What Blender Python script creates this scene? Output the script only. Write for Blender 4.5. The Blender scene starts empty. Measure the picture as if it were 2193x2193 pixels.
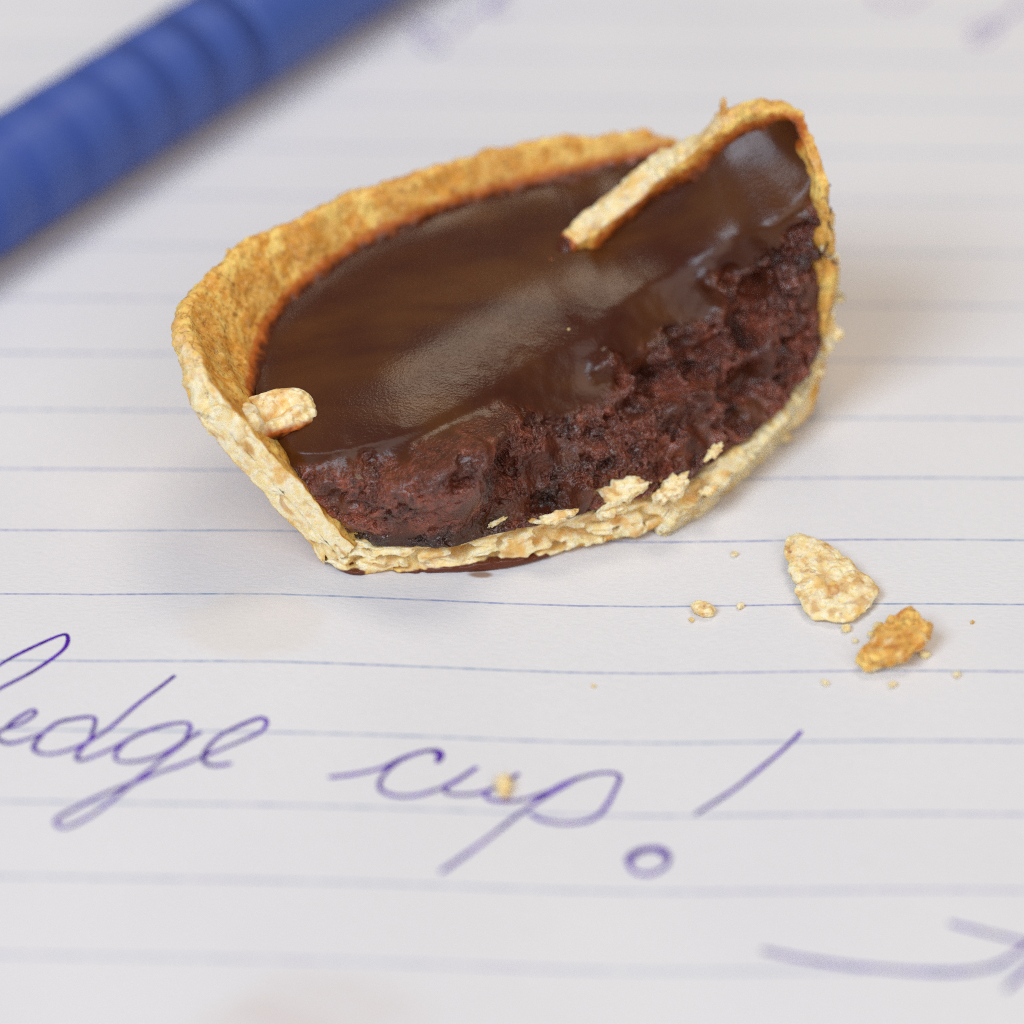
import bpy, math, random
import numpy as np

# ------------------------------------------------------------------ scene, camera, light
scene = bpy.context.scene
COL = scene.collection
W = 2193.0                       # photograph size in pixels
F = 4.0 * W                      # focal length in photograph pixels (96 mm on 24 mm)
PITCH = math.atan(5966 / 7728)   # camera looks down by this angle
CAM_H = 175.452                  # millimetres above the paper
CAM_Y = -CAM_H / math.tan(PITCH)
CP, SP = math.cos(PITCH), math.sin(PITCH)
MM = 0.001

cam_d = bpy.data.cameras.new('camera')
cam_d.sensor_width = 24
cam_d.lens = 96
cam_d.clip_start = 0.01
cam_d.clip_end = 20
cam = bpy.data.objects.new('camera', cam_d)
COL.objects.link(cam)
cam.location = (0, CAM_Y * MM, CAM_H * MM)
cam.rotation_euler = (math.pi / 2 - PITCH, 0, 0)
scene.camera = cam
cam_d.dof.use_dof = True
cam_d.dof.aperture_fstop = 8.7
cam_d.dof.aperture_blades = 0

world = bpy.data.worlds.new('World')
scene.world = world
world.use_nodes = True
bg = world.node_tree.nodes['Background']
bg.inputs[0].default_value = (1.0, 0.88, 0.79, 1)
bg.inputs[1].default_value = 0.23


def area_light(name, loc, target, size, size_y, power, color):
    d = bpy.data.lights.new(name, 'AREA')
    d.shape = 'RECTANGLE'
    d.size, d.size_y = size, size_y
    d.energy = power
    d.color = color
    o = bpy.data.objects.new(name, d)
    COL.objects.link(o)
    o.location = loc
    v = np.array(target, float) - np.array(loc, float)
    v /= np.linalg.norm(v)
    o.rotation_euler = (math.acos(-v[2]), 0, math.atan2(v[1], v[0]) - math.pi / 2)
    return o


area_light('window_light', (-0.50, -0.52, 0.78), (0, 0, 0), 0.46, 0.50, 7.0, (0.70, 0.84, 1.0))
area_light('back_window_light', (0.19, 0.53, 1.02), (0, 0, 0), 0.46, 0.34, 3.3, (1.0, 0.88, 0.68))
area_light('room_bounce_fill', (0.35, -1.0, 0.90), (0, 0, 0), 1.30, 1.00, 8.0, (1.0, 0.89, 0.79))  # added fill lamp, stands in for warm light bounced around the room

scene.view_settings.view_transform = 'Standard'
scene.view_settings.look = 'None'
scene.view_settings.exposure = 0.0
scene.view_settings.gamma = 1.0
scene.cycles.max_bounces = 8
scene.cycles.use_denoising = False
scene.cycles.filter_width = 1.0
scene.cycles.use_adaptive_sampling = False


# ------------------------------------------------------------------ geometry helpers (millimetres)
def paper_h(x, y):
    """gentle buckle of the paper sheet"""
    x = np.asarray(x, float); y = np.asarray(y, float)
    fade = 1.0 / (1.0 + np.exp((y - 14) / 6.0))
    h = -0.55 * np.exp(-((x - 7) / 13.0) ** 2) * fade
    h += 0.22 * np.exp(-((x + 17) / 8.0) ** 2 - ((y + 9) / 12.0) ** 2)
    h += 0.25 * np.sin(x * 0.05 + 0.6) * np.sin(y * 0.045 + 1.0) * np.clip(np.hypot(x, y - 5) / 60 - 0.35, 0, 1)
    return h


CAMP = np.array([0, CAM_Y, CAM_H])


def at(x, y, z=0.0):
    """photograph pixel + height in mm -> point in mm"""
    dx = (x - W / 2) / F
    dy = -(y - W / 2) / F
    d = np.array([dx, CP + dy * SP, -SP + dy * CP])
    t = (z - CAM_H) / d[2]
    return CAMP + t * d


def on_paper(x, y):
    p = at(x, y, 0)
    for _ in range(4):
        p = at(x, y, float(paper_h(p[0], p[1])))
    return p


def to_px(p):
    v = np.asarray(p) - CAMP
    f = v[..., 1] * CP - v[..., 2] * SP
    u = v[..., 1] * SP + v[..., 2] * CP
    return W / 2 + F * v[..., 0] / f, W / 2 - F * u / f


fp = on_paper(1000, 1272) - CAMP
cam_d.dof.focus_distance = (fp[1] * CP - fp[2] * SP) * MM


def hash3(ix, iy, iz, seed):
    h = (ix.astype(np.uint32) * np.uint32(374761393) + iy.astype(np.uint32) * np.uint32(668265263)
         + iz.astype(np.uint32) * np.uint32(2147483647) + np.uint32(seed * 1013904223 & 0xffffffff))
    h = (h ^ (h >> np.uint32(13))) * np.uint32(1274126177)
    h = (h ^ (h >> np.uint32(16))) * np.uint32(2246822519)
    return (h ^ (h >> np.uint32(15)))


def vnoise(p, scale, seed=0):
    """gradient noise, features of about `scale` mm, range about -1..1"""
    q = np.asarray(p, np.float32) / np.float32(scale) + np.float32(1000.0)
    i = np.floor(q).astype(np.int32)
    f = q - i
    w = f * f * f * (f * (f * 6 - 15) + 10)
    out = np.zeros(q.shape[:-1], np.float32)
    for dx in (0, 1):
        wx = w[..., 0] if dx else 1 - w[..., 0]
        for dy in (0, 1):
            wy = w[..., 1] if dy else 1 - w[..., 1]
            for dz in (0, 1):
                wz = w[..., 2] if dz else 1 - w[..., 2]
                h = hash3(i[..., 0] + dx, i[..., 1] + dy, i[..., 2] + dz, seed)
                gx = (h & np.uint32(1023)).astype(np.float32) / 511.5 - 1
                gy = ((h >> np.uint32(10)) & np.uint32(1023)).astype(np.float32) / 511.5 - 1
                gz = ((h >> np.uint32(20)) & np.uint32(1023)).astype(np.float32) / 511.5 - 1
                out += wx * wy * wz * (gx * (f[..., 0] - dx) + gy * (f[..., 1] - dy) + gz * (f[..., 2] - dz))
    return out * 1.5


def worley(p, scale, seed=0):
    """distance to the nearest random point, in cells"""
    q = np.asarray(p, np.float32) / np.float32(scale) + np.float32(1000.0)
    i = np.floor(q).astype(np.int32)
    best = np.full(q.shape[:-1], 9.0, np.float32)
    for dx in (-1, 0, 1):
        for dy in (-1, 0, 1):
            for dz in (-1, 0, 1):
                c = i + np.array([dx, dy, dz], np.int32)
                h = hash3(c[..., 0], c[..., 1], c[..., 2], seed)
                px = c[..., 0] + (h & np.uint32(1023)).astype(np.float32) / 1023
                py = c[..., 1] + ((h >> np.uint32(10)) & np.uint32(1023)).astype(np.float32) / 1023
                pz = c[..., 2] + ((h >> np.uint32(20)) & np.uint32(1023)).astype(np.float32) / 1023
                d = (q[..., 0] - px) ** 2 + (q[..., 1] - py) ** 2 + (q[..., 2] - pz) ** 2
                best = np.minimum(best, d)
    return np.sqrt(best)


def smooth(a, b, x):
    t = np.clip((x - a) / (b - a), 0, 1)
    return t * t * (3 - 2 * t)


def catmull(ctrl, n):
    """(S,...) control points -> (n,...) points evenly spread along the first feature's length"""
    ctrl = np.asarray(ctrl, float)
    S = ctrl.shape[0]
    ext = np.concatenate([2 * ctrl[:1] - ctrl[1:2], ctrl, 2 * ctrl[-1:] - ctrl[-2:-1]])

    def ev(u):
        k = np.clip(np.floor(u).astype(int), 0, S - 2)
        t = (u - k).reshape((-1,) + (1,) * (ctrl.ndim - 1))
        p0, p1, p2, p3 = ext[k], ext[k + 1], ext[k + 2], ext[k + 3]
        return 0.5 * (2 * p1 + (p2 - p0) * t + (2 * p0 - 5 * p1 + 4 * p2 - p3) * t ** 2 + (3 * p1 - p0 - 3 * p2 + p3) * t ** 3)
    uu = np.linspace(0, S - 1, 40 * S)
    q = ev(uu).reshape(len(uu), -1)[:, :3]
    L = np.concatenate([[0], np.cumsum(np.linalg.norm(np.diff(q, axis=0), axis=1))])
    u = np.interp(np.linspace(0, L[-1], n), L, uu)
    return ev(u), u


def unit(v):
    return v / np.maximum(np.linalg.norm(v, axis=-1, keepdims=True), 1e-9)


def grid_normals(G):
    du = np.gradient(G, axis=0)
    dv = np.gradient(G, axis=1)
    return unit(np.cross(du, dv))


def grid_faces(n, m, off=0):
    a = np.arange(n * m).reshape(n, m) + off
    return np.stack([a[:-1, :-1], a[1:, :-1], a[1:, 1:], a[:-1, 1:]], -1).reshape(-1, 4)


def mesh_obj(name, V, Q, mat, parent=None, attrs=None, smooth_shade=True):
    me = bpy.data.meshes.new(name)
    V = (np.asarray(V, np.float32).reshape(-1, 3) * MM)
    Q = np.asarray(Q, np.int32)
    nf, k = Q.shape
    me.vertices.add(len(V))
    me.vertices.foreach_set('co', V.ravel())
    me.loops.add(nf * k)
    me.loops.foreach_set('vertex_index', Q.ravel())
    me.polygons.add(nf)
    me.polygons.foreach_set('loop_start', np.arange(0, nf * k, k, dtype=np.int32))
    me.update(calc_edges=True)
    if smooth_shade:
        me.polygons.foreach_set('use_smooth', np.ones(nf, bool))
    for an, av in (attrs or {}).items():
        a = me.attributes.new(an, 'FLOAT', 'POINT')
        a.data.foreach_set('value', np.asarray(av, np.float32).ravel())
    me.materials.append(mat)
    o = bpy.data.objects.new(name, me)
    COL.objects.link(o)
    if parent:
        o.parent = parent
        o.matrix_parent_inverse = parent.matrix_world.inverted()
    return o


def empty(name, loc_mm):
    o = bpy.data.objects.new(name, None)
    COL.objects.link(o)
    o.location = tuple(np.asarray(loc_mm) * MM)
    o.empty_display_size = 0.005
    bpy.context.view_layer.update()
    return o


def tag(o, label, cat, group=None):
    o['label'] = label
    o['category'] = cat
    if group:
        o['group'] = group
    return o


# ------------------------------------------------------------------ materials
class NT:
    def __init__(self, name):
        self.m = bpy.data.materials.new(name)
        self.m.use_nodes = True
        self.t = self.m.node_tree
        self.b = self.t.nodes['Principled BSDF']
        self.out = self.t.nodes['Material Output']

    def n(self, kind, **kw):
        nd = self.t.nodes.new(kind)
        for k, v in kw.items():
            setattr(nd, k, v)
        return nd

    def link(self, a, b):
        self.t.links.new(a, b)

    def val(self, sock, v):
        if hasattr(v, 'is_output'):
            self.link(v, sock)
        else:
            sock.default_value = v

    def math(self, op, a, b=0.0, c=None, clamp=False):
        nd = self.n('ShaderNodeMath', operation=op, use_clamp=clamp)
        self.val(nd.inputs[0], a)
        self.val(nd.inputs[1], b)
        if c is not None:
            self.val(nd.inputs[2], c)
        return nd.outputs[0]

    def ramp(self, v, lo, hi):
        nd = self.n('ShaderNodeMapRange', interpolation_type='SMOOTHSTEP')
        self.val(nd.inputs[0], v)
        nd.inputs[1].default_value, nd.inputs[2].default_value = lo, hi
        return nd.outputs[0]

    def mix(self, f, a, b):
        nd = self.n('ShaderNodeMix', data_type='RGBA')
        self.val(nd.inputs[0], f)
        self.val(nd.inputs[6], a if hasattr(a, 'is_output') else (*a, 1))
        self.val(nd.inputs[7], b if hasattr(b, 'is_output') else (*b, 1))
        return nd.outputs[2]

    def pos(self):
        """object coordinates in millimetres"""
        tc = self.n('ShaderNodeTexCoord')
        s = self.n('ShaderNodeVectorMath', operation='SCALE')
        self.link(tc.outputs['Object'], s.inputs[0])
        s.inputs[3].default_value = 1000.0
        return s.outputs[0]

    def noise(self, p, size, detail=2, rough=0.5, stretch=None):
        if stretch:
            mp = self.n('ShaderNodeMapping')
            self.link(p, mp.inputs[0])
            mp.inputs[3].default_value = stretch
            p = mp.outputs[0]
        nd = self.n('ShaderNodeTexNoise')
        self.link(p, nd.inputs['Vector'])
        nd.inputs['Scale'].default_value = 1.0 / size
        nd.inputs['Detail'].default_value = detail
        nd.inputs['Roughness'].default_value = rough
        return nd.outputs['Fac']

    def voronoi(self, p, size):
        nd = self.n('ShaderNodeTexVoronoi')
        self.link(p, nd.inputs['Vector'])
        nd.inputs['Scale'].default_value = 1.0 / size
        return nd.outputs['Distance']

    def attr(self, name):
        nd = self.n('ShaderNodeAttribute', attribute_name=name)
        return nd.outputs['Fac']

    def bump(self, h, dist_mm, strength=1.0, prev=None):
        nd = self.n('ShaderNodeBump')
        self.val(nd.inputs['Strength'], strength)
        nd.inputs['Distance'].default_value = dist_mm * MM
        self.link(h, nd.inputs['Height'])
        if prev is not None:
            self.link(prev, nd.inputs['Normal'])
        return nd.outputs[0]

    def set(self, **kw):
        for k, v in kw.items():
            s = self.b.inputs[k.replace('_', ' ')]
            self.val(s, v if not (isinstance(v, tuple) and len(v) == 3 and s.type == 'RGBA') else (*v, 1))
        return self.m


def mat_pastry():
    t = NT('pastry')
    p = t.pos()
    baked, soak, smear, hole = t.attr('baked'), t.attr('soak'), t.attr('smear'), t.attr('hole')
    n0 = t.noise(p, 3.2, 2, 0.5)
    n1 = t.noise(p, 1.5, 3, 0.55)
    n2 = t.noise(p, 0.6, 3, 0.55)
    n3 = t.noise(p, 0.2, 2, 0.6)
    bk = t.math('ADD', baked, t.math('MULTIPLY', t.math('SUBTRACT', n1, 0.5), 1.1), clamp=True)
    cream = t.mix(t.ramp(n2, 0.35, 0.65), (0.93, 0.73, 0.35), (0.97, 0.88, 0.63))
    gold = t.mix(t.ramp(n1, 0.36, 0.64), (0.76, 0.34, 0.040), (0.97, 0.67, 0.19))
    gold = t.mix(t.math('MULTIPLY', t.ramp(n0, 0.44, 0.60), 0.60), gold, (0.62, 0.27, 0.038))
    cream = t.mix(t.math('MULTIPLY', t.ramp(n1, 0.50, 0.66), 0.75), cream, (0.82, 0.46, 0.10))
    c = t.mix(t.ramp(bk, 0.25, 0.85), cream, gold)
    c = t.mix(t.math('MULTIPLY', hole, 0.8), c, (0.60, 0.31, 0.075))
    # toasted spots and bran flecks
    spots = t.math('MULTIPLY', t.ramp(n2, 0.575, 0.70), t.math('ADD', t.math('MULTIPLY', baked, 0.62), 0.12))
    c = t.mix(spots, c, (0.30, 0.105, 0.018))
    fl = t.noise(p, 0.75, 2, 0.7, (1.0, 1.0, 2.2))
    c = t.mix(t.math('MULTIPLY', t.ramp(fl, 0.64, 0.72), 0.35), c, (0.36, 0.16, 0.04))
    n4 = t.noise(p, 0.34, 2, 0.55)
    c = t.mix(t.math('MULTIPLY', t.ramp(n4, 0.57, 0.66), t.math('ADD', 0.05, t.math('MULTIPLY', baked, 0.50))), c, (0.34, 0.13, 0.025))
    c = t.mix(t.math('MULTIPLY', t.ramp(n4, 0.42, 0.34), 0.35), c, (0.95, 0.74, 0.36))
    # chocolate soaked into the dough along the filling
    sk = t.math('ADD', soak, t.math('MULTIPLY', t.math('SUBTRACT', n2, 0.5), 0.5), clamp=True)
    sk = t.math('MULTIPLY', sk, t.ramp(soak, 0.0, 0.15))
    c = t.mix(t.ramp(sk, 0.10, 0.55), c, (0.50, 0.12, 0.012))
    c = t.mix(t.ramp(sk, 0.50, 0.90), c, (0.085, 0.018, 0.007))
    c = t.mix(t.ramp(smear, 0.35, 0.65), c, (0.13, 0.030, 0.012))
    h = t.math('ADD', t.math('MULTIPLY', n2, 0.6), t.math('MULTIPLY', n3, 0.35))
    nb = t.bump(h, 0.20, t.math('ADD', 0.25, t.math('MULTIPLY', baked, 0.35)))
    rough = t.math('SUBTRACT', 0.55, t.math('MULTIPLY', t.math('MAXIMUM', smear, t.ramp(sk, 0.4, 0.8)), 0.32))
    return t.set(Base_Color=c, Roughness=rough, Normal=nb, Subsurface_Weight=0.3,
                 Subsurface_Radius=(1.0, 0.6, 0.3), Subsurface_Scale=0.7 * MM, Specular_IOR_Level=0.4)


def mat_filling():
    t = NT('fudge')
    p = t.pos()
    sm, red, dark = t.attr('smoothness'), t.attr('red'), t.attr('sticky_dark')
    n1 = t.noise(p, 2.2, 3, 0.55)
    n2 = t.noise(p, 0.5, 3, 0.6)
    n3 = t.noise(p, 0.16, 2, 0.6)
    mp = t.n('ShaderNodeMapping')
    t.link(p, mp.inputs[0])
    mp.inputs[2].default_value = (0, 0, -0.6)
    mp.inputs[3].default_value = (0.42, 1.1, 1.0)
    streak = t.noise(mp.outputs[0], 4.5, 2, 0.5)
    skin = t.mix(t.ramp(streak, 0.32, 0.70), (0.055, 0.0115, 0.0050), (0.098, 0.031, 0.0070))
    crumb = t.mix(t.ramp(n1, 0.3, 0.7), (0.040, 0.0088, 0.0052), (0.165, 0.0380, 0.0200))
    crumb = t.mix(t.math('MULTIPLY', red, t.ramp(n2, 0.25, 0.75)), crumb, (0.38, 0.085, 0.036))
    crumb = t.mix(t.math('MULTIPLY', dark, 0.85), crumb, (0.022, 0.0075, 0.0045))
    c = t.mix(sm, crumb, skin)
    hs = t.math('ADD', t.math('MULTIPLY', t.noise(p, 0.26, 2, 0.6, (0.75, 1.4, 1)), 0.6), t.math('MULTIPLY', n3, 0.5))
    hc = t.math('ADD', t.math('MULTIPLY', n2, 0.6), t.math('MULTIPLY', n3, 0.6))
    vor = t.voronoi(p, 0.30)
    hc = t.math('ADD', hc, t.math('MULTIPLY', vor, -0.5))
    b1 = t.bump(hs, 0.034, sm)
    b2 = t.bump(hc, 0.34, t.math('SUBTRACT', 1.0, sm, clamp=True), b1)
    rough = t.math('ADD', t.math('MULTIPLY', sm, 0.05), t.math('ADD', 0.15, t.math('MULTIPLY', n1, 0.16)))
    rough = t.math('SUBTRACT', rough, t.math('MULTIPLY', dark, 0.10))
    return t.set(Base_Color=c, Roughness=rough, Normal=b2, Subsurface_Weight=0.15,
                 Subsurface_Radius=(1.0, 0.28, 0.12), Subsurface_Scale=0.8 * MM,
                 Specular_IOR_Level=t.math('SUBTRACT', 0.60, t.math('MULTIPLY', sm, 0.25)),
                 Coat_Weight=t.math('MULTIPLY', t.math('SUBTRACT', 1.0, sm, clamp=True), 0.50), Coat_Roughness=0.08)


LINE_Y, LINE_P, LINE_TILT = -9.72, 7.1, 0.0177


def mat_paper():
    t = NT('ruled_paper')
    p = t.pos()
    sx = t.n('ShaderNodeSeparateXYZ')
    t.link(p, sx.inputs[0])
    X, Y = sx.outputs[0], sx.outputs[1]
    fine = t.noise(p, 0.32, 3, 0.65, (0.6, 1.2, 1))
    mid = t.noise(p, 2.0, 2, 0.5)
    big = t.noise(p, 22.0, 2, 0.5)
    c = t.mix(t.ramp(big, 0.3, 0.7), (0.770, 0.764, 0.795), (0.800, 0.794, 0.818))
    c = t.mix(t.math('MULTIPLY', t.ramp(fine, 0.3, 0.75), 0.35), c, (0.72, 0.705, 0.72))
    # printed rules
    wob = t.math('MULTIPLY', t.math('SUBTRACT', t.noise(p, 3.0, 2, 0.6, (1, 0.05, 1)), 0.5), 0.10)
    v = t.math('ADD', t.math('ADD', Y, t.math('MULTIPLY', X, LINE_TILT)), wob)
    v = t.math('DIVIDE', t.math('SUBTRACT', v, LINE_Y), LINE_P)
    fr = t.math('ABSOLUTE', t.math('SUBTRACT', t.math('FRACT', t.math('ADD', v, 0.5)), 0.5))
    d = t.math('MULTIPLY', fr, LINE_P)
    d = t.math('ADD', d, t.math('MULTIPLY', t.math('SUBTRACT', fine, 0.5), 0.06))
    ln = t.math('SUBTRACT', 1.0, t.ramp(d, 0.060, 0.125))
    ink = t.math('MULTIPLY', ln, t.math('ADD', 0.42, t.math('MULTIPLY', t.ramp(t.noise(p, 1.1, 3, 0.7, (1, 0.2, 1)), 0.3, 0.7), 0.45)))
    lc = t.mix(t.ramp(t.noise(p, 14, 1), 0.4, 0.6), (0.20, 0.33, 0.53), (0.23, 0.27, 0.55))
    c = t.mix(ink, c, lc)

    # grease spot and cocoa smears, each with its own outline
    def blot(px, py, rx, ry, col, amt, soft=0.35):
        nonlocal c
        q = on_paper(px, py)
        dx = t.math('DIVIDE', t.math('SUBTRACT', X, float(q[0])), rx)
        dy = t.math('DIVIDE', t.math('SUBTRACT', Y, float(q[1])), ry)
        r = t.math('SQRT', t.math('ADD', t.math('MULTIPLY', dx, dx), t.math('MULTIPLY', dy, dy)))
        r = t.math('ADD', r, t.math('MULTIPLY', t.math('SUBTRACT', mid, 0.5), 0.7))
        f = t.math('MULTIPLY', t.math('SUBTRACT', 1.0, t.ramp(r, 1 - soft, 1 + soft)), amt)
        c = t.mix(f, c, col)
    blot(540, 1335, 4.6, 3.4, (0.72, 0.66, 0.60), 0.40, 0.25)
    blot(700, 2160, 5.5, 3.0, (0.66, 0.56, 0.53), 0.25)
    blot(560, 2200, 4.0, 2.0, (0.66, 0.56, 0.53), 0.25)
    blot(1030, 1231, 0.8, 0.35, (0.30, 0.14, 0.05), 0.8)
    nb = t.bump(t.math('ADD', t.math('MULTIPLY', fine, 0.75), t.math('MULTIPLY', mid, 0.5)), 0.07, 0.8)
    return t.set(Base_Color=c, Roughness=0.75, Normal=nb, Specular_IOR_Level=0.25)


def mat_ink():
    t = NT('purple_ink')
    p = t.pos()
    n = t.noise(p, 1.2, 3, 0.6)
    c = t.mix(t.ramp(n, 0.3, 0.7), (0.046, 0.000, 0.25), (0.105, 0.004, 0.50))
    return t.set(Base_Color=c, Roughness=0.45, Specular_IOR_Level=0.35)


def mat_pen(name, col, rough):
    t = NT(name)
    p = t.pos()
    n = t.noise(p, 0.5, 2, 0.5)
    c = t.mix(n, tuple(0.92 * x for x in col), tuple(1.06 * x for x in col))
    return t.set(Base_Color=c, Roughness=rough, Normal=t.bump(n, 0.05, 0.4), Specular_IOR_Level=0.4)


M_PASTRY = mat_pastry()
M_FUDGE = mat_filling()
M_PAPER = mat_paper()
M_INK = mat_ink()
M_GRIP = mat_pen('blue_rubber', (0.042, 0.090, 0.38), 0.5)
M_RING = mat_pen('pale_blue_rubber', (0.056, 0.110, 0.41), 0.5)
M_BARREL = mat_pen('blue_plastic', (0.055, 0.110, 0.40), 0.4)
M_METAL = mat_pen('steel', (0.55, 0.55, 0.57), 0.3)

# ------------------------------------------------------------------ the sheet of paper
gx = np.arange(-108, 108.1, 0.8)
gyy = np.arange(-150, 129.1, 0.8)
PX, PY = np.meshgrid(gx, gyy, indexing='ij')
PV = np.stack([PX, PY, paper_h(PX, PY)], -1)
paper = mesh_obj('paper', PV, grid_faces(*PX.shape), M_PAPER)
tag(paper, 'white ruled sheet of paper with faint blue lines, lying under the tart', 'paper')
sol = paper.modifiers.new('thickness', 'SOLIDIFY')
sol.thickness = 0.12 * MM
sol.offset = -1


def ribbon(points, width=0.33, seed=0, name='handwriting', close_ends=True):
    pts = np.array([on_paper(x, y) for x, y in points])
    L = np.linalg.norm(np.diff(pts, axis=0), axis=1).sum()
    n = max(12, int(L / 0.09))
    C, _ = catmull(pts, n)
    T = unit(np.gradient(C, axis=0))
    N = np.stack([-T[:, 1], T[:, 0], 0 * T[:, 0]], -1)
    s = np.linspace(0, L, n)
    q = np.stack([s, 0 * s + seed * 7.3, 0 * s], -1)
    w = width * (1 + 0.30 * vnoise(q, 2.2, 5) + 0.14 * vnoise(q, 0.3, 6))
    e = np.minimum(s, L - s)
    w = w * np.sqrt(np.clip(e / (width * 0.5), 0.04, 1))
    Lf = C + N * w[:, None] / 2
    Rt = C - N * w[:, None] / 2
    G = np.stack([Lf, C, Rt], 1)
    z = paper_h(G[..., 0], G[..., 1]) + 0.012 + 0.02 * (s / max(L, 1))[:, None] + 0.0015 * (seed % 9)
    G[..., 2] = z
    return mesh_obj(name, G, grid_faces(n, 3), M_INK, paper)


WORDS = [
    ('handwritten_letter', [(-150, 1560), (-80, 1480), (0, 1424), (40, 1401), (106, 1370), (137, 1359), (145, 1364), (144, 1378), (134, 1393), (106, 1415), (62, 1443), (0, 1475), (-70, 1515), (-120, 1560), (-110, 1600), (-60, 1600)]),
    ('handwritten_letter', [(-60, 1600), (-20, 1578), (9, 1561), (31, 1543), (62, 1524), (73, 1521), (75, 1530), (47, 1549), (9, 1562), (-8, 1575), (0, 1586), (22, 1592), (56, 1584), (93, 1570)]),
    ('handwritten_letter', [(93, 1570), (124, 1548), (168, 1538), (196, 1536), (204, 1543), (198, 1570), (190, 1588), (174, 1597), (146, 1607), (109, 1615), (80, 1611), (73, 1597), (93, 1570)]),
    ('handwritten_letter', [(376, 1446), (340, 1474), (295, 1508), (233, 1561), (186, 1592), (165, 1618), (169, 1628), (193, 1623), (248, 1600), (270, 1587)]),
    ('handwritten_letter', [(432, 1567), (398, 1585), (400, 1578), (407, 1562), (406, 1552), (394, 1548), (357, 1553), (311, 1567), (270, 1588), (248, 1615), (252, 1629), (280, 1632), (317, 1626), (351, 1614), (398, 1587), (357, 1619), (311, 1657), (264, 1694), (217, 1732), (171, 1760), (140, 1772), (122, 1767), (124, 1753), (161, 1732), (217, 1704), (280, 1679), (342, 1654), (388, 1639), (429, 1622)]),
    ('handwritten_letter', [(429, 1622), (466, 1608), (512, 1589), (556, 1569), (571, 1550), (559, 1538), (512, 1555), (466, 1580), (440, 1609), (435, 1626), (444, 1637), (466, 1640), (497, 1635)]),
    ('handwritten_letter', [(702, 1665), (755, 1659), (817, 1645), (861, 1624), (911, 1609), (940, 1608), (948, 1619), (936, 1633), (938, 1615), (911, 1609), (861, 1627), (830, 1650), (814, 1674), (817, 1693), (848, 1705), (892, 1704), (942, 1690)]),
    ('handwritten_letter', [(942, 1690), (985, 1667), (1022, 1643), (985, 1669), (954, 1688), (962, 1700), (998, 1702), (1035, 1697), (1072, 1681), (1112, 1657), (1072, 1682), (1041, 1699), (1053, 1714), (1091, 1717), (1128, 1712)]),
    ('handwritten_letter', [(1128, 1712), (1190, 1690), (1236, 1667), (1190, 1694), (1134, 1729), (1097, 1755), (1035, 1804), (942, 1870)]),
    ('handwritten_letter', [(1134, 1729), (1190, 1688), (1252, 1663), (1302, 1655), (1327, 1663), (1320, 1686), (1296, 1730), (1265, 1756), (1209, 1764), (1159, 1756), (1134, 1742)]),
    ('exclamation_stroke', [(1718, 1565), (1681, 1602), (1625, 1649), (1569, 1693), (1488, 1745)]),
    ('exclamation_dot', [(1350, 1858), (1345, 1838), (1370, 1820), (1410, 1816), (1432, 1832), (1424, 1856), (1390, 1872), (1358, 1866), (1350, 1846), (1372, 1826), (1408, 1822), (1426, 1838)]),
    ('pen_stroke', [(1630, 2035), (1728, 2055), (1852, 2072), (2016, 2084), (2118, 2072), (2180, 2040), (2230, 1990)]),
    ('pen_stroke', [(2032, 1977), (2098, 1994), (2193, 2018), (2260, 2040)]),
    ('pen_stroke', [(2151, 2121), (2180, 2096), (2230, 2040), (2290, 1990)]),
    ('handwritten_letter', [(770, 60), (810, 40), (850, 35), (900, 60), (950, 100), (920, 110), (890, 80), (930, 60), (980, 70)]),
    ('handwritten_letter', [(980, 70), (1010, 30), (1060, 5), (1090, -20), (1060, -10), (1050, 30), (1100, 20)]),
    ('handwritten_letter', [(1860, -20), (1890, 10), (1940, 12), (1990, -20)]),
    ('handwritten_letter', [(2070, 70), (2100, 50), (2140, 60), (2110, 90), (2080, 85), (2150, 40), (2193, 5), (2240, -30)]),
]
for i, (nm, st) in enumerate(WORDS):
    ribbon(st, 0.29 if st[0][1] > 1400 else 0.22, i, nm)

# ------------------------------------------------------------------ the pen
PR = 4.75
a0, a1 = at(0, 393, PR), at(613, 5, PR)
pa = unit(a1 - a0)
pa[2] = 0
pa = unit(pa)
pside = np.array([-pa[1], pa[0], 0.0])
pup = np.array([0, 0, 1.0])


def px_s(x, y):
    """position along the pen axis of a pixel on its middle"""
    return float(np.dot(at(x, y, PR) - a0, pa))


def lathe(prof, name, mat, parent, seg=72):
    prof = np.array(prof, float)
    th = np.linspace(0, 2 * math.pi, seg + 1)
    G = (a0[None, None] + prof[:, None, :1] * pa + prof[:, None, 1:2] *
         (np.cos(th)[None, :, None] * pside + np.sin(th)[None, :, None] * pup))
    G[..., 2] += PR * 0 + 0.0
    return mesh_obj(name, G, grid_faces(len(prof), seg + 1), mat, parent)


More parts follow.
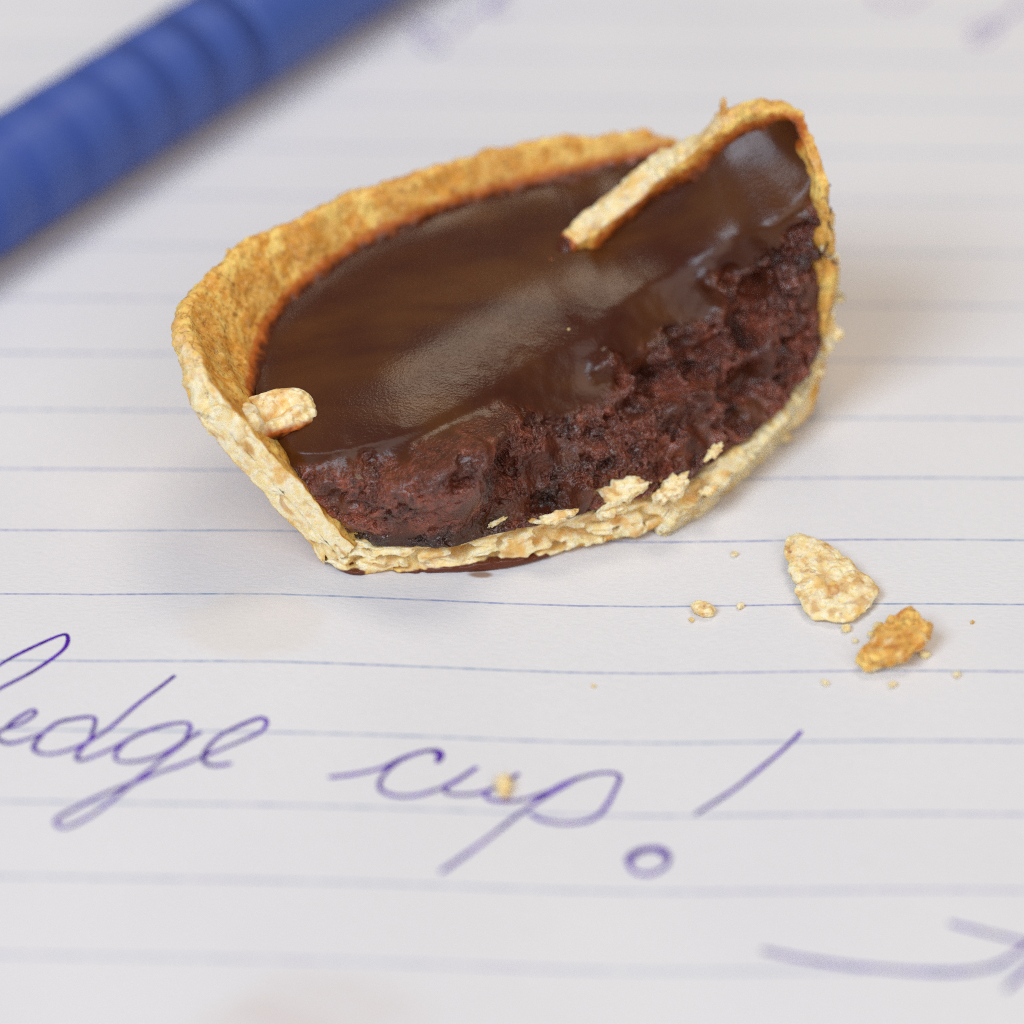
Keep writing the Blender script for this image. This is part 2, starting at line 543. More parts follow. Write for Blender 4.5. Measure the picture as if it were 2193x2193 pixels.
pen = empty('pen', a0 * np.array([1, 1, 0]))
tag(pen, 'blue pen with a ribbed grip lying on the paper behind the tart', 'pen')
s_end = px_s(512, 100)                 # where the grip ends and the smooth barrel begins
rib = 5.05
n_rib = 9
s0 = s_end - n_rib * rib
lathe([(s0, PR - 0.6), (s0 + 0.2, PR - 0.14), (s_end - 0.1, PR - 0.14), (s_end, PR - 0.3)], 'grip', M_GRIP, pen)
for k in range(n_rib):
    e = s_end - k * rib - 1.9
    pr = [(e - 3.15 + 3.15 * f, PR - 0.145 + 0.06 * (1 - abs(2 * f - 1) ** 5)) for f in np.linspace(0, 1, 15)]
    lathe(pr, 'grip_ring', M_RING, pen)
lathe([(s_end, PR - 0.6), (s_end + 0.05, PR - 0.25), (s_end + 0.5, PR - 0.02), (s_end + 1, PR), (s_end + 60, PR), (s_end + 78, PR - 0.1), (s_end + 78.4, PR - 0.6), (s_end + 78.5, 0.01)], 'barrel', M_BARREL, pen)
lathe([(s0 - 12.5, 0.01), (s0 - 12.5, 0.45), (s0 - 11, 0.75), (s0 - 10.8, 1.2), (s0 - 1, PR - 0.9), (s0 + 0.1, PR - 0.6)], 'tip', M_METAL, pen)
lathe([(s_end + 78.4, 2.0), (s_end + 84, 2.0), (s_end + 84.6, 1.6), (s_end + 84.7, 0.01)], 'push_button', M_BARREL, pen)
# clip
cl = []
for f in np.linspace(0, 1, 24):
    s = s_end + 74 - 38 * f
    z = PR + 0.6 + 1.2 * math.sin(min(1, f * 6) * math.pi / 2) - 0.9 * smooth(0.75, 1.0, f)
    w = 2.2 - 0.6 * f
    c0 = a0 + pa * s
    cl.append([c0 + pside * w + pup * z, c0 + pside * w + pup * (z + 0.8), c0 - pside * w + pup * (z + 0.8), c0 - pside * w + pup * z, c0 + pside * w + pup * z])
cl = np.array(cl)
mesh_obj('clip', cl, grid_faces(*cl.shape[:2]), M_BARREL, pen, smooth_shade=False)

# ------------------------------------------------------------------ the bitten tart
CEN = np.array([6.0, -3.0])
tart = empty('fudge_tart', (2.0, 4.0, -0.3))
tag(tart, 'half-eaten pastry tart filled with dark chocolate fudge, broken on one side', 'tart')

# ---- pastry
def near(P, pts):
    P = P.reshape(-1, 3).astype(np.float32)
    pts = np.asarray(pts, np.float32)
    out = np.empty(len(P), np.float32)
    for i in range(0, len(P), 20000):
        d = ((P[i:i + 20000, None] - pts[None]) ** 2).sum(-1)
        out[i:i + 20000] = np.sqrt(d.min(1))
    return out


def pastry_detail(G, cut, tang_len, across, amp=1.0, airy=0.0):
    """displacement of dough: baked blisters on skins, flaky open layers on broken faces"""
    d = 0.28 * vnoise(G, 2.6, 51) + 0.17 * vnoise(G, 1.25, 52) + 0.08 * vnoise(G, 0.5, 53)
    q = np.stack([tang_len * 0.42, across, 0 * across], -1)
    wq = q + 0.30 * np.stack([vnoise(G, 1.4, 54), vnoise(G, 1.4, 55), 0 * across], -1)
    fl = vnoise(wq, 0.74, 56)
    f2 = vnoise(wq * 1.7 + 7, 0.55, 57)
    patch = smooth(-0.25, 0.35, vnoise(G, 3.2, 50))
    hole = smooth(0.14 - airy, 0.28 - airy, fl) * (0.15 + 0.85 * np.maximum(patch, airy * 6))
    layer = smooth(0.05, 0.45, vnoise(wq * np.array([0.8, 1.6, 1.0]) + 3.7, 0.6, 64)) * smooth(-0.35, 0.3, vnoise(G, 2.1, 65))
    c = 0.24 * vnoise(G, 1.6, 58) + 0.05 * vnoise(G, 0.7, 59) + 0.03 * vnoise(G, 0.3, 60)
    c += 0.16 * vnoise(wq, 0.35, 63) - 1.5 * hole - 0.26 * smooth(0.2, 0.5, f2)
    return amp * (d * (1 - cut) + c * cut), layer * cut


def curtain(top, base, tt, tb, cutf, n, m, mode='outer', caps=(True, True), seed=0, side_cut=0.0, crown=0.7):
    """a thick wall between a foot curve and a rim curve; returns verts, faces, attributes"""
    top, base = np.array(top), np.array(base)
    S = len(top)
    pack = np.concatenate([top, base], 1).reshape(S, 2, 3)
    CC, u = catmull(pack, n)
    T0, B0 = CC[:, 0], CC[:, 1]
    st = np.arange(S)
    tt, tb, cutf = np.interp(u, st, tt), np.interp(u, st, tb), np.interp(u, st, cutf)
    mid = 0.5 * (T0 + B0)
    tan = unit(np.gradient(T0, axis=0) * 0.6 + np.gradient(mid, axis=0) * 0.4)
    d = unit(T0 - B0)
    nr = unit(np.cross(tan, d))
    # outward = away from the tart's middle
    outv = mid.copy(); outv[:, :2] -= CEN; outv[:, 2] = 0
    nr = nr * np.sign((nr * outv).sum(1).mean())
    if mode == 'outer':
        T0 = T0 - nr * tt[:, None] / 2 - d * (tt * (0.10 + 0.34 * smooth(4.0, 9.0, u)))[:, None]
        B0 = B0 - nr * tb[:, None] / 2
    # rim unevenness
    sl = np.concatenate([[0], np.cumsum(np.linalg.norm(np.diff(T0, axis=0), axis=1))])
    q = np.stack([sl, 0 * sl + 3.3 + seed, 0 * sl], -1)
    T0 = T0 + d * (0.22 * vnoise(q, 2.2, 61) + 0.16 * vnoise(q, 0.9, 62) + 0.12 * vnoise(q, 0.45, 66))[:, None]
    H = np.linalg.norm(T0 - B0, axis=1)
    mc = 22
    v = np.linspace(0, 1, m)
    th = np.linspace(-np.pi / 2, np.pi / 2, mc + 2)[1:-1]
    rows, top_m, side = [], [], []
    for vv in v:
        t = tb + (tt - tb) * vv
        rows.append(B0 + (T0 - B0) * vv + nr * t[:, None] / 2); top_m.append(0); side.append(vv)
    for a in th:
        rows.append(T0 + nr * (tt / 2 * -np.sin(a))[:, None] + d * (tt / 2 * np.abs(np.cos(a)) ** (crown / 0.7 * 0.75 + 0.25) * crown)[:, None]); top_m.append(1); side.append(1)
    for vv in v[::-1]:
        t = tb + (tt - tb) * vv
        rows.append(B0 + (T0 - B0) * vv - nr * t[:, None] / 2); top_m.append(0); side.append(vv)
    G = np.stack(rows, 1)
    top_m = np.array(top_m, float)
    for _ in range(3):
        top_m[1:-1] = 0.25 * top_m[:-2] + 0.5 * top_m[1:-1] + 0.25 * top_m[2:]
    N = grid_normals(G)
    N *= np.sign((N[:, m // 2] * nr).sum(1).mean())
    cut = np.maximum(cutf[:, None] * top_m[None], side_cut * smooth(0.7, 0.95, cutf)[:, None] * np.ones_like(top_m)[None])
    arc = np.concatenate([[0], np.cumsum(np.linalg.norm(np.diff(G.mean(0) * 0 + G[n // 2], axis=0), axis=1))])
    D, Ho = pastry_detail(G, cut, np.broadcast_to(sl[:, None], G.shape[:2]) + seed * 17, np.broadcast_to(arc[None], G.shape[:2]))
    V = G + N * D[..., None]
    cutA = cut.copy()
    Vs, Qs, Cs, Hs = [V.reshape(-1, 3)], [grid_faces(*V.shape[:2])], [cutA.ravel()], [Ho.ravel()]
    off = V.shape[0] * V.shape[1]
    # end faces: rings that shrink onto the wall's middle line
    for e, on in zip((0, -1), caps):
        if not on:
            continue
        loop = V[e]
        vv = np.array(side)
        cl_ = B0[e] + (T0[e] - B0[e]) * vv[:, None]
        k = np.linspace(0, 1, 20)[:, None, None]
        sgn = -1 if e == 0 else 1
        bulge = tan[e] * sgn * 0.25
        R = loop[None] * (1 - k) + cl_[None] * k + bulge * np.sin(k * np.pi / 2)
        Rg = R.reshape(-1, 3)
        acr = (np.linspace(0, 1, 20)[:, None] * tt[e] * 0.5 * np.sign(np.arange(len(vv)) - len(vv) / 2)[None])
        ln = np.broadcast_to((vv * H[e])[None], acr.shape)
        Dc, Hc = pastry_detail(R, np.ones(R.shape[:2]), ln + 31 + seed, acr, 0.45)
        amp = smooth(0.0, 0.25, k[..., 0])
        R = R + (tan[e] * sgn)[None, None] * (Dc * amp)[..., None]
        Vs.append(R.reshape(-1, 3)); Qs.append(grid_faces(*R.shape[:2], off)); Cs.append(np.full(R.shape[0] * R.shape[1], 1.0) * np.broadcast_to(smooth(0.0, 0.1, k[..., 0]), R.shape[:2]).ravel())
        Hs.append(Hc.ravel())
        off += R.shape[0] * R.shape[1]
    return np.concatenate(Vs), np.concatenate(Qs), np.concatenate(Cs), np.concatenate(Hs), G[:, m + mc:]


def polar(px, py, z, r=19.0, zb=0.25):
    q = at(px, py, z)[:2] - CEN
    a = math.atan2(q[1], q[0])
    x, y = CEN[0] + r * math.cos(a), CEN[1] + r * math.sin(a)
    return np.array([x, y, zb + float(paper_h(x, y))])


A_TOP = [(428, 905, 11.3), (402, 852, 12.5), (387, 800, 13.0), (369, 711, 13.3), (406, 632, 13.5), (466, 571, 13.7), (530, 515, 14.0),
         (597, 480, 14.2), (732, 413, 14.6), (844, 376, 15.0), (979, 329, 15.2), (1095, 306, 15.4), (1250, 285, 15.5), (1367, 278, 15.5), (1450, 300, 15.0), (1540, 345, 14.0)]
a_top = [at(*p) for p in A_TOP]
a_base = [at(690, 1206, 0.4)] + [polar(*p) for p in A_TOP[1:]]
a_base[0] = at(697, 1206, 0.4)
a_base[1] = at(712, 1180, 0.3)
a_base[2] = at(722, 1140, 0.3)
a_base[3] = polar(*A_TOP[3], 17.6)
n = len(A_TOP)
va, qa, ca, ha, gin_a = curtain(a_top, a_base, [2.6, 2.2, 1.8, 1.6] + [1.6] * (n - 4), [2.6, 2.4] + [2.2] * (n - 2), [1.0, 0.7, 0.45, 0.2] + [0.08] * (n - 4), 700, 120, 'outer', (True, True))

B_TOP = [(1180, 572, 12.5), (1211, 524, 13.1), (1264, 478, 14.0), (1332, 426, 15.2), (1378, 384, 16.2), (1426, 345, 17.4), (1479, 312, 18.7), (1532, 272, 20.2),
         (1585, 240, 21.3), (1640, 226, 22.0), (1690, 238, 22.0), (1718, 282, 21.3), (1745, 335, 20.3), (1765, 398, 18.9), (1778, 462, 16.6), (1783, 540, 13.5),
         (1780, 610, 10.5), (1772, 690, 7.5), (1742, 762, 5.2), (1688, 850, 3.6), (1610, 942, 2.5), (1520, 1030, 1.9), (1440, 1085, 1.5)]
b_top = np.array([at(*p) for p in B_TOP])
b_base = b_top.copy()
for i, p in enumerate(B_TOP):
    if i <= 6:
        b_base[i] += (0.2, 0.9, 0)
        b_base[i, 2] = max(3.0, b_top[i, 2] - 11)
    else:
        g = np.interp(i, [7, 10, 12, 14, 15, 16, 17], [0.0, -0.1, 0.0, 0.05, 0.33, 0.67, 1.0])
        q = b_top[i, :2] - CEN
        b_base[i, :2] = b_top[i, :2] - q / np.hypot(*q) * min(6.0, 0.8 * b_top[i, 2]) * g
        b_base[i, 2] = np.interp(i, [7, 10, 12, 14, 16], [0.4, 1.0, 2.0, 2.6, 0.3]) + float(paper_h(*b_base[i, :2]))
nB = len(B_TOP)
tB = [0.5, 1.5, 2.2, 2.5, 2.5, 2.4, 2.3, 2.2, 1.9, 1.5, 1.1, 0.9, 0.9, 0.9, 0.9, 1.2, 1.4, 1.6, 1.8, 1.9, 2.0, 2.0, 1.8]
cutB = [0.6, 0.65, 0.7, 0.7, 0.65, 0.55, 0.5, 0.4, 0.25, 0.1, 0.1, 0.1, 0.1, 0.2, 0.4, 0.75, 0.9, 1, 1, 1, 1, 1, 1]
vb, qb, cb, hb, gin_b = curtain(b_top, b_base, tB, [2.0] * 15 + [1.6] * (nB - 15), cutB, 800, 90, 'centre', (False, True), seed=3, side_cut=0.8, crown=0.28)
# ---- control curves of the filling: (back contact, top edge of the bite, foot of the bite)
FILL = [
    ((556, 872, 8.0), (586, 944, 8.2), (640, 1045, 5.2)),
    ((554, 828, 7.2), (640, 972, 8.6), (700, 1114, 2.8)),
    ((560, 790, 7.0), (720, 966, 8.9), (793, 1149, 2.6)),
    ((575, 740, 7.2), (800, 948, 9.2), (880, 1157, 2.6)),
    ((601, 692, 7.8), (883, 925, 9.5), (966, 1155, 2.6)),
    ((685, 604, 9.3), (965, 884, 9.7), (1050, 1130, 2.7)),
    ((816, 525, 10.8), (1050, 836, 9.9), (1138, 1112, 2.8)),
    ((932, 469, 11.8), (1140, 780, 10.2), (1240, 1087, 2.9)),
    ((1049, 432, 12.5), (1215, 739, 10.5), (1300, 1068, 3.0)),
    ((1186, 400, 13.2), (1275, 700, 11.1), (1400, 1040, 3.2)),
    ((1240, 486, 12.4), (1335, 645, 11.8), (1472, 1014, 3.0)),
    ((1300, 520, 12.8), (1400, 602, 12.3), (1540, 962, 3.2)),
    ((1362, 470, 14.0), (1470, 572, 12.9), (1614, 906, 3.6)),
    ((1450, 406, 16.0), (1522, 542, 13.8), (1676, 852, 4.3)),
    ((1518, 364, 17.3), (1575, 505, 14.8), (1724, 796, 5.5)),
    ((1558, 332, 18.8), (1645, 486, 16.0), (1752, 718, 7.4)),
    ((1602, 302, 20.1), (1702, 440, 17.2), (1775, 600, 11.1)),
    ((1652, 284, 20.6), (1734, 396, 18.4), (1786, 542, 13.6)),
    ((1704, 284, 20.6), (1744, 346, 19.6), (1782, 462, 16.6)),
]
FILL_BACK = [FILL[8], FILL[9],
             ((1330, 366, 13.8), (1330, 600, 10.6), (1400, 760, 7.0)),
             ((1440, 345, 14.2), (1420, 500, 11.2), (1480, 640, 8.0))]


def ctrl3(rows):
    return np.array([[at(*p) for p in r] for r in rows])


def contact(px, py, gin):
    """the point of a wall's inner face that shows at a pixel"""
    x, y = to_px(gin)
    k = np.unravel_index(np.argmin((x - px) ** 2 + (y - py) ** 2), x.shape)
    return gin[k]


CL, CB = ctrl3(FILL), ctrl3(FILL_BACK)
for i_, r_ in enumerate(FILL):
    if i_ != 10:
        CL[i_, 0] = contact(r_[0][0], r_[0][1], gin_a if i_ < 10 else gin_b[:, :34])
for i_, r_ in enumerate(FILL_BACK):
    CB[i_, 0] = contact(r_[0][0], r_[0][1], gin_a)
CONTACT = np.concatenate([catmull(CL[:10, 0], 140)[0], catmull(CL[11:, 0], 140)[0], catmull(CB[:, 0], 60)[0]])
FOOT = catmull(CL[:, 2], 280)[0]


def in_poly(x, y, poly):
    poly = np.array(poly, float)
    r = np.zeros(x.shape, bool)
    j = len(poly) - 1
    for i in range(len(poly)):
        xi, yi = poly[i]
        xj, yj = poly[j]
        c = ((yi > y) != (yj > y)) & (x < (xj - xi) * (y - yi) / (yj - yi + 1e-9) + xi)
        r ^= c
        j = i
    return r


def soft_poly(x, y, poly, soft):
    """about 1 inside the outline, 0 outside, soft edge of `soft` pixels"""
    p = np.array(poly, float)
    d = np.full(x.shape, 1e9)
    for a, b in zip(p, np.roll(p, -1, 0)):
        ab = b - a
        tt = np.clip(((x - a[0]) * ab[0] + (y - a[1]) * ab[1]) / (ab @ ab), 0, 1)
        d = np.minimum(d, np.hypot(x - a[0] - tt * ab[0], y - a[1] - tt * ab[1]))
    d = np.where(in_poly(x, y, p), d, -d)
    return smooth(-soft, soft, d)


# knife-smooth tooth scoops below the skin
FACETS = [
    [(1062, 826), (1140, 780), (1215, 737), (1262, 735), (1290, 760), (1322, 800), (1328, 840), (1290, 868), (1235, 895), (1180, 905), (1130, 885), (1085, 875)],
    [(1272, 712), (1310, 650), (1367, 597), (1462, 575), (1508, 600), (1545, 640), (1560, 668), (1500, 690), (1455, 710), (1400, 745), (1360, 790), (1320, 788), (1285, 752)],
    [(1505, 560), (1545, 520), (1600, 498), (1650, 490), (1660, 520), (1620, 570), (1580, 600), (1540, 590)],
]
# (px, py, radius px, outward mm)
LUMPS = [
    (965, 985, 100, 1.0), (975, 955, 60, 1.0), (960, 1010, 60, 0.7), (905, 985, 48, 0.7), (1035, 935, 55, 0.9), (880, 1040, 62, 0.9), (980, 1075, 55, 0.8),
    (745, 985, 30, 0.55), (760, 1020, 26, 0.5), (700, 1010, 30, 0.4), (820, 1020, 40, 0.55), (1090, 960, 45, 0.6), (1150, 960, 45, 0.5), (1030, 1045, 36, 0.6),
    (1045, 985, 26, 0.5), (1165, 925, 22, 0.5), (1090, 905, 38, 0.8), (1050, 862, 34, 0.5),
    (1310, 775, 24, 0.7), (1285, 790, 30, 0.45), (1345, 815, 22, 0.6), (1440, 880, 30, 0.9), (1400, 890, 40, 0.6), (1390, 920, 36, 0.6), (1480, 850, 36, 0.7),
    (1510, 850, 26, 0.8), (1530, 880, 32, 0.7), (1560, 700, 40, 0.6), (1555, 630, 34, 0.8), (1520, 605, 26, 0.5), (1650, 690, 52, 1.1), (1640, 650, 34, 0.7), (1640, 745, 50, 0.7),
    (1540, 745, 26, 0.5), (1545, 790, 28, 0.6), (1590, 770, 40, 0.5), (1700, 600, 40, 0.6), (1730, 530, 36, 0.9), (1792, 528, 16, 0.9), (1765, 465, 24, 0.4), (1740, 470, 30, 0.5), (1680, 570, 40, 0.4),
    (1300, 1010, 60, 0.4), (1230, 1030, 60, 0.6), (1330, 950, 60, 0.4), (1460, 960, 50, 0.5), (1245, 1060, 30, 0.9), (1180, 1055, 40, 0.5), (1580, 860, 36, 0.5), (1680, 760, 30, 0.5),
]
PITS = [
    (945, 985, 16, -0.9), (942, 1020, 20, -1.1), (1055, 975, 26, -0.9), (1075, 1000, 22, -0.7), (1185, 1065, 40, -0.8), (1150, 1085, 26, -0.6),
    (1335, 815, 14, -1.2), (1395, 800, 34, -1.5), (1420, 830, 34, -1.3), (1480, 770, 28, -1.3), (1520, 745, 22, -1.0), (1590, 690, 32, -1.5), (1620, 615, 30, -1.7), (1560, 585, 20, -1.2),
    (1575, 830, 36, -1.2), (1600, 800, 24, -0.8), (1575, 900, 26, -1.0), (1710, 500, 20, -0.9), (1690, 540, 18, -0.8), (1650, 560, 20, -0.7), (1595, 725, 22, -1.0), (1495, 805, 20, -0.9), (1355, 870, 26, -0.6), (1430, 1000, 30, -0.7),
    (1460, 735, 16, -0.7), (1440, 705, 12, -0.5), (770, 1065, 16, -0.5), (725, 1050, 18, -0.5),
]


def build_filling(C3, ncol, nskin, nbite, bite=True, into=0.6, climb=0.12, roll=1.15, follow=None):
    Cc, u = catmull(C3, ncol)                         # (ncol,3 rows,3)
    Fp, Tp, Bp = Cc[:, 0], Cc[:, 1], Cc[:, 2]
    ext = Fp + unit(Fp - Tp) * into                    # run into the pastry wall
    a = np.linspace(0, 1, nskin)[None, :, None]
    skin = ext[:, None] * (1 - a) + Tp[:, None] * a
    Lk = np.linalg.norm(Tp - ext, axis=1)[:, None]
    dist = a[..., 0] * Lk
    tot = np.clip(Lk / 16, 0, 1)
    q_ = np.clip(1 - (Lk - dist) / 6.5, 0, 1) ** 2
    roll = roll * (1 - smooth(9.5, 11.5, u))[:, None] if bite else roll
    skin[..., 2] += roll * tot * (1 - q_) * smooth(0.0, 0.75, a[..., 0])
    climb = climb + 0.25 * smooth(13.0, 15.0, u)[:, None] if bite else climb
    skin[..., 2] += climb * np.exp(-np.maximum(dist - into, 0) / 0.6)
    if bite:                                          # even out ripples along the sheet
        kk = 45
        for _ in range(2):
            pad = np.concatenate([2 * skin[:1] - skin[kk:0:-1], skin, 2 * skin[-1:] - skin[-2:-kk - 2:-1]])
            cs = np.cumsum(np.concatenate([0 * pad[:1], pad]), axis=0)
            sm_ = (cs[2 * kk + 1:] - cs[:-2 * kk - 1]) / (2 * kk + 1)
            wr = (smooth(0.0, 0.10, a[0, :, 0]) * smooth(1.0, 0.8, a[0, :, 0]))[None, :, None]
            skin[..., 2:] = skin[..., 2:] + (sm_[..., 2:] - skin[..., 2:]) * wr
    if follow is not None:                            # begin as a continuation of the neighbouring sheet
        w_ = smooth(1.7, 0.9, u)
        nk = int((w_ > 0).sum())
        fl_ = follow.reshape(-1, 3).astype(np.float32)
        q2 = skin[:nk].reshape(-1, 3)
        zz = np.empty(len(q2))
        for i0 in range(0, len(q2), 2000):
            dd = ((q2[i0:i0 + 2000, None, :2].astype(np.float32) - fl_[None, :, :2]) ** 2).sum(-1)
            zz[i0:i0 + 2000] = fl_[dd.argmin(1), 2]
        zz = zz.reshape(nk, nskin) - 0.03 - 0.6 * smooth(0.25, 0.5, a[0, :, 0])[None]
        skin[:nk, :, 2] += (zz - skin[:nk, :, 2]) * w_[:nk, None]
    if bite:
        b = np.linspace(0, 1, nbite + 1)[1:][None, :, None]
        low = Bp + unit(Bp - Tp) * 0.5
        bt = Tp[:, None] * (1 - b) + low[:, None] * b
        G = np.concatenate([skin, bt], 1)
        isb = np.concatenate([np.zeros(nskin), b[0, :, 0]])
    else:
        G = skin
        isb = np.zeros(nskin)
    # round the transition
    soft = (smooth(7.0, 9.5, u) * 0.9 + 0.1)[:, None, None]
    for it in range(160):
        nx = 0.25 * G[:, :-2] + 0.5 * G[:, 1:-1] + 0.25 * G[:, 2:]
        G[:, 1:-1] += (nx - G[:, 1:-1]) * (1.0 if it < 14 else soft)
    N = -grid_normals(G)
    if N[..., 2].mean() < 0:
        N = -N
    x, y = to_px(G)
    bz = np.broadcast_to(isb[None], x.shape)
    bite_m = smooth(0.0, 0.06, bz)
    rough_m = smooth(0.07, 0.26, bz + 0.10 * vnoise(G, 2.2, 35) + 0.05 * vnoise(G, 0.8, 36))
    fac = np.zeros(x.shape)
    disp = np.zeros(x.shape)
    if bite:
        wob = 14 * vnoise(G, 1.3, 31)
        for k, f in enumerate(FACETS):
            fac = np.maximum(fac, soft_poly(x + wob * 1.6, y + wob, f, 30))
    crumb = rough_m * (1 - fac) if bite else bite_m
    sm = 1 - crumb
    # large shape of the bite
    if bite:
        lft = smooth(1120, 900, x)
        disp += lft * 1.0 * np.sin(np.pi * np.clip(bz, 0, 1)) ** 2
        body = smooth(0.0, 0.32, bz)
        disp += -0.30 * fac * smooth(0.0, 0.32, bz)
        wl = 7 * vnoise(G, 0.9, 33)
        for (cx, cy, r, amp) in LUMPS:
            d = np.hypot(x + wl - cx, y - wl - cy) / r
            disp += amp * (1.7 if cx < 1110 else 1.15) * np.exp(-(d ** 2) * 1.3) * (body if cx < 1110 else bite_m)
        for (cx, cy, r, amp) in PITS:
            d = np.hypot(x + wl - cx, y - wl - cy) / r
            disp += amp * 1.3 * np.exp(-(d ** 2.4)) * body
    # ridge where skin breaks over the scoops
    disp += 0.05 * vnoise(G, 6.0, 3) * sm + 0.010 * vnoise(G, 1.6, 4) * sm
    if bite:
        w1 = worley(G, 1.15, 8)
        w2 = worley(G + 0.3 * vnoise(G, 0.8, 20)[..., None], 0.55, 9)
        wet = smooth(0.0, 0.35, vnoise(G, 2.3, 19))         # smeared places without crumb
        wet = np.maximum(wet, soft_poly(x + wl, y, [(890, 915), (960, 880), (1050, 860), (1075, 905), (1040, 950), (990, 985), (930, 965)], 22))
        fine = crumb * (1 - 0.8 * wet) * (1 - 0.45 * smooth(1130, 1000, x))
        disp += crumb * 0.55 * vnoise(G, 2.0, 10) + fine * (0.10 * vnoise(G, 1.2, 16) + 0.28 * vnoise(G, 0.8, 11) + 0.16 * vnoise(G, 0.4, 12) + 0.08 * vnoise(G, 0.2, 13))
        disp += fine * ((0.42 + 0.38 * smooth(1200, 1330, x)) * (0.55 - w1) + 0.30 * (0.5 - w2))
        pore = smooth(0.25, 0.55, vnoise(G, 0.75, 14)) * 0.40 + smooth(0.3, 0.6, vnoise(G, 0.36, 15)) * 0.22
        disp -= fine * pore * 1.3
    if bite:
        edge = smooth(0.80, 0.97, np.broadcast_to(np.concatenate([a[0, :, 0], np.ones(nbite)])[None], x.shape)) * sm
        disp += 0.03 * edge * vnoise(G, 0.9, 39)
    V = G + N * disp[..., None]
    if bite:
        jig = np.stack([vnoise(G, 0.7, 40 + k) for k in range(3)], -1)
        V += jig * 0.22 * fine[..., None]
        sm = np.maximum(sm, 0.55 * wet * crumb)
    red = np.clip(0.30 + 0.75 * vnoise(G, 2.6, 17) + 0.85 * vnoise(G, 1.1, 37), 0, 1)
    if bite:
        red = np.clip(red + 0.35 * smooth(0.75, 1.0, bz) * smooth(1150, 1300, x) + 0.22 * smooth(1080, 980, x), 0, 1)
    else:
        red = red * 0.3
    st = np.zeros(x.shape)
    if bite:
        st = smooth(0.80, 0.9, bz + 0.06 * vnoise(G, 1.5, 18)) * smooth(1130, 1040, x)
        st = np.maximum(st, np.exp(-(((x - 1185) / 45) ** 2 + ((y - 1068) / 36) ** 2)))  # also darkens the cavity at the foot of the bite
    return V, np.clip(sm, 0, 1), red, st


main_sheet = build_filling(CL, 1080, 170, 250)
parts = [main_sheet, build_filling(CB, 120, 120, 2, False, follow=main_sheet[0][450:680:2, 10:170:2])]
VV, QQ, A1, A2, A3, off = [], [], [], [], [], 0
for V, s_, r_, d_ in parts:
    VV.append(V.reshape(-1, 3)); A1.append(s_.ravel()); A2.append(r_.ravel()); A3.append(d_.ravel())
    QQ.append(grid_faces(V.shape[0], V.shape[1], off)); off += V.shape[0] * V.shape[1]
fill = mesh_obj('filling', np.concatenate(VV), np.concatenate(QQ), M_FUDGE, tart,
                {'smoothness': np.concatenate(A1), 'red': np.concatenate(A2), 'sticky_dark': np.concatenate(A3)})


soak_a = smooth(2.0, 0.2, near(va, CONTACT))
mesh_obj('pastry_wall', va, qa, M_PASTRY, tart, {'baked': 0.95 * (1 - ca), 'soak': soak_a * 0.85, 'smear': 0 * ca, 'hole': ha})
nb_ = near(vb, CONTACT)
soak_b = smooth(2.1, 0.3, nb_)
xb, yb = to_px(vb)
soak_b = np.maximum(soak_b * smooth(1760, 1700, xb), 0.9 * smooth(1.0, 0.2, near(vb, FOOT)) * smooth(1600, 1500, xb))
tipm = smooth(0.35, 0.85, np.exp(-(((xb - 1196) / 46) ** 2 + ((yb - 532) / 46) ** 2)) + 0.25 * vnoise(vb, 0.8, 73))
mesh_obj('broken_wall', vb, qb, M_PASTRY, tart, {'baked': 0.9 * (1 - cb), 'soak': np.maximum(soak_b * 0.8, tipm * 0.95), 'smear': 0 * cb, 'hole': hb})['label'] = 'pale broken piece of pastry wall standing up at the back'

# floor slab of the tart
S_BOT = [(690, 1205, .5), (757, 1228, 0), (850, 1225, 0), (960, 1221, 0), (1040, 1219, 0), (1112, 1206, .1), (1198, 1183, .2), (1331, 1158, .3), (1430, 1127, .5), (1495, 1080, .5), (1550, 1020, .7), (1590, 975, .9), (1610, 945, 1.2)]
S_TOP = [(690, 1122, 2.6), (793, 1152, 2.5), (866, 1160, 2.4), (966, 1158, 2.4), (1040, 1137, 2.5), (1130, 1120, 2.5), (1200, 1102, 2.6), (1281, 1076, 2.8), (1400, 1037, 3.0), (1455, 1017, 2.9), (1510, 985, 2.8), (1550, 950, 2.8), (1575, 925, 2.8)]
sb, stp = [], []
for x, y, z in S_BOT:
    q = on_paper(x, y)
    sb.append(at(x, y, q[2] + z + 0.1))
for x, y, z in S_TOP:
    stp.append(at(x, y, z))
sb, stp = np.array(sb), np.array(stp)
pack = np.stack([sb, stp], 1)
CC, u = catmull(pack, 620)
bot, tp = CC[:, 0], CC[:, 1]
back = np.array([5.0, 9.0, 0.0]) - bot
back[:, 2] = 0
back = back * 0.075
rows, kind = [], []
for f in np.linspace(1, 0, 26)[:-1]:
    rows.append(bot + back * 14 * f ** 1.6 + np.array([0, 0, 0.25]) * f); kind.append(0)
for f in np.linspace(0, 1, 46):
    rows.append(bot * (1 - f) + tp * f); kind.append(1)
for f in np.linspace(0, 1, 26)[1:]:
    rows.append(tp + back * 14 * f ** 1.6); kind.append(0)
G = np.stack(rows, 1)
for _ in range(4):
    G[:, 1:-1] = 0.25 * G[:, :-2] + 0.5 * G[:, 1:-1] + 0.25 * G[:, 2:]
kind = np.array(kind, float)
kind[1:-1] = 0.25 * kind[:-2] + 0.5 * kind[1:-1] + 0.25 * kind[2:]
N = grid_normals(G)
mid_row = 26 + 20
if (N[:, mid_row] * np.array([0.5, -0.85, 0])).sum(1).mean() < 0:
    N = -N
sl = np.concatenate([[0], np.cumsum(np.linalg.norm(np.diff(bot, axis=0), axis=1))])
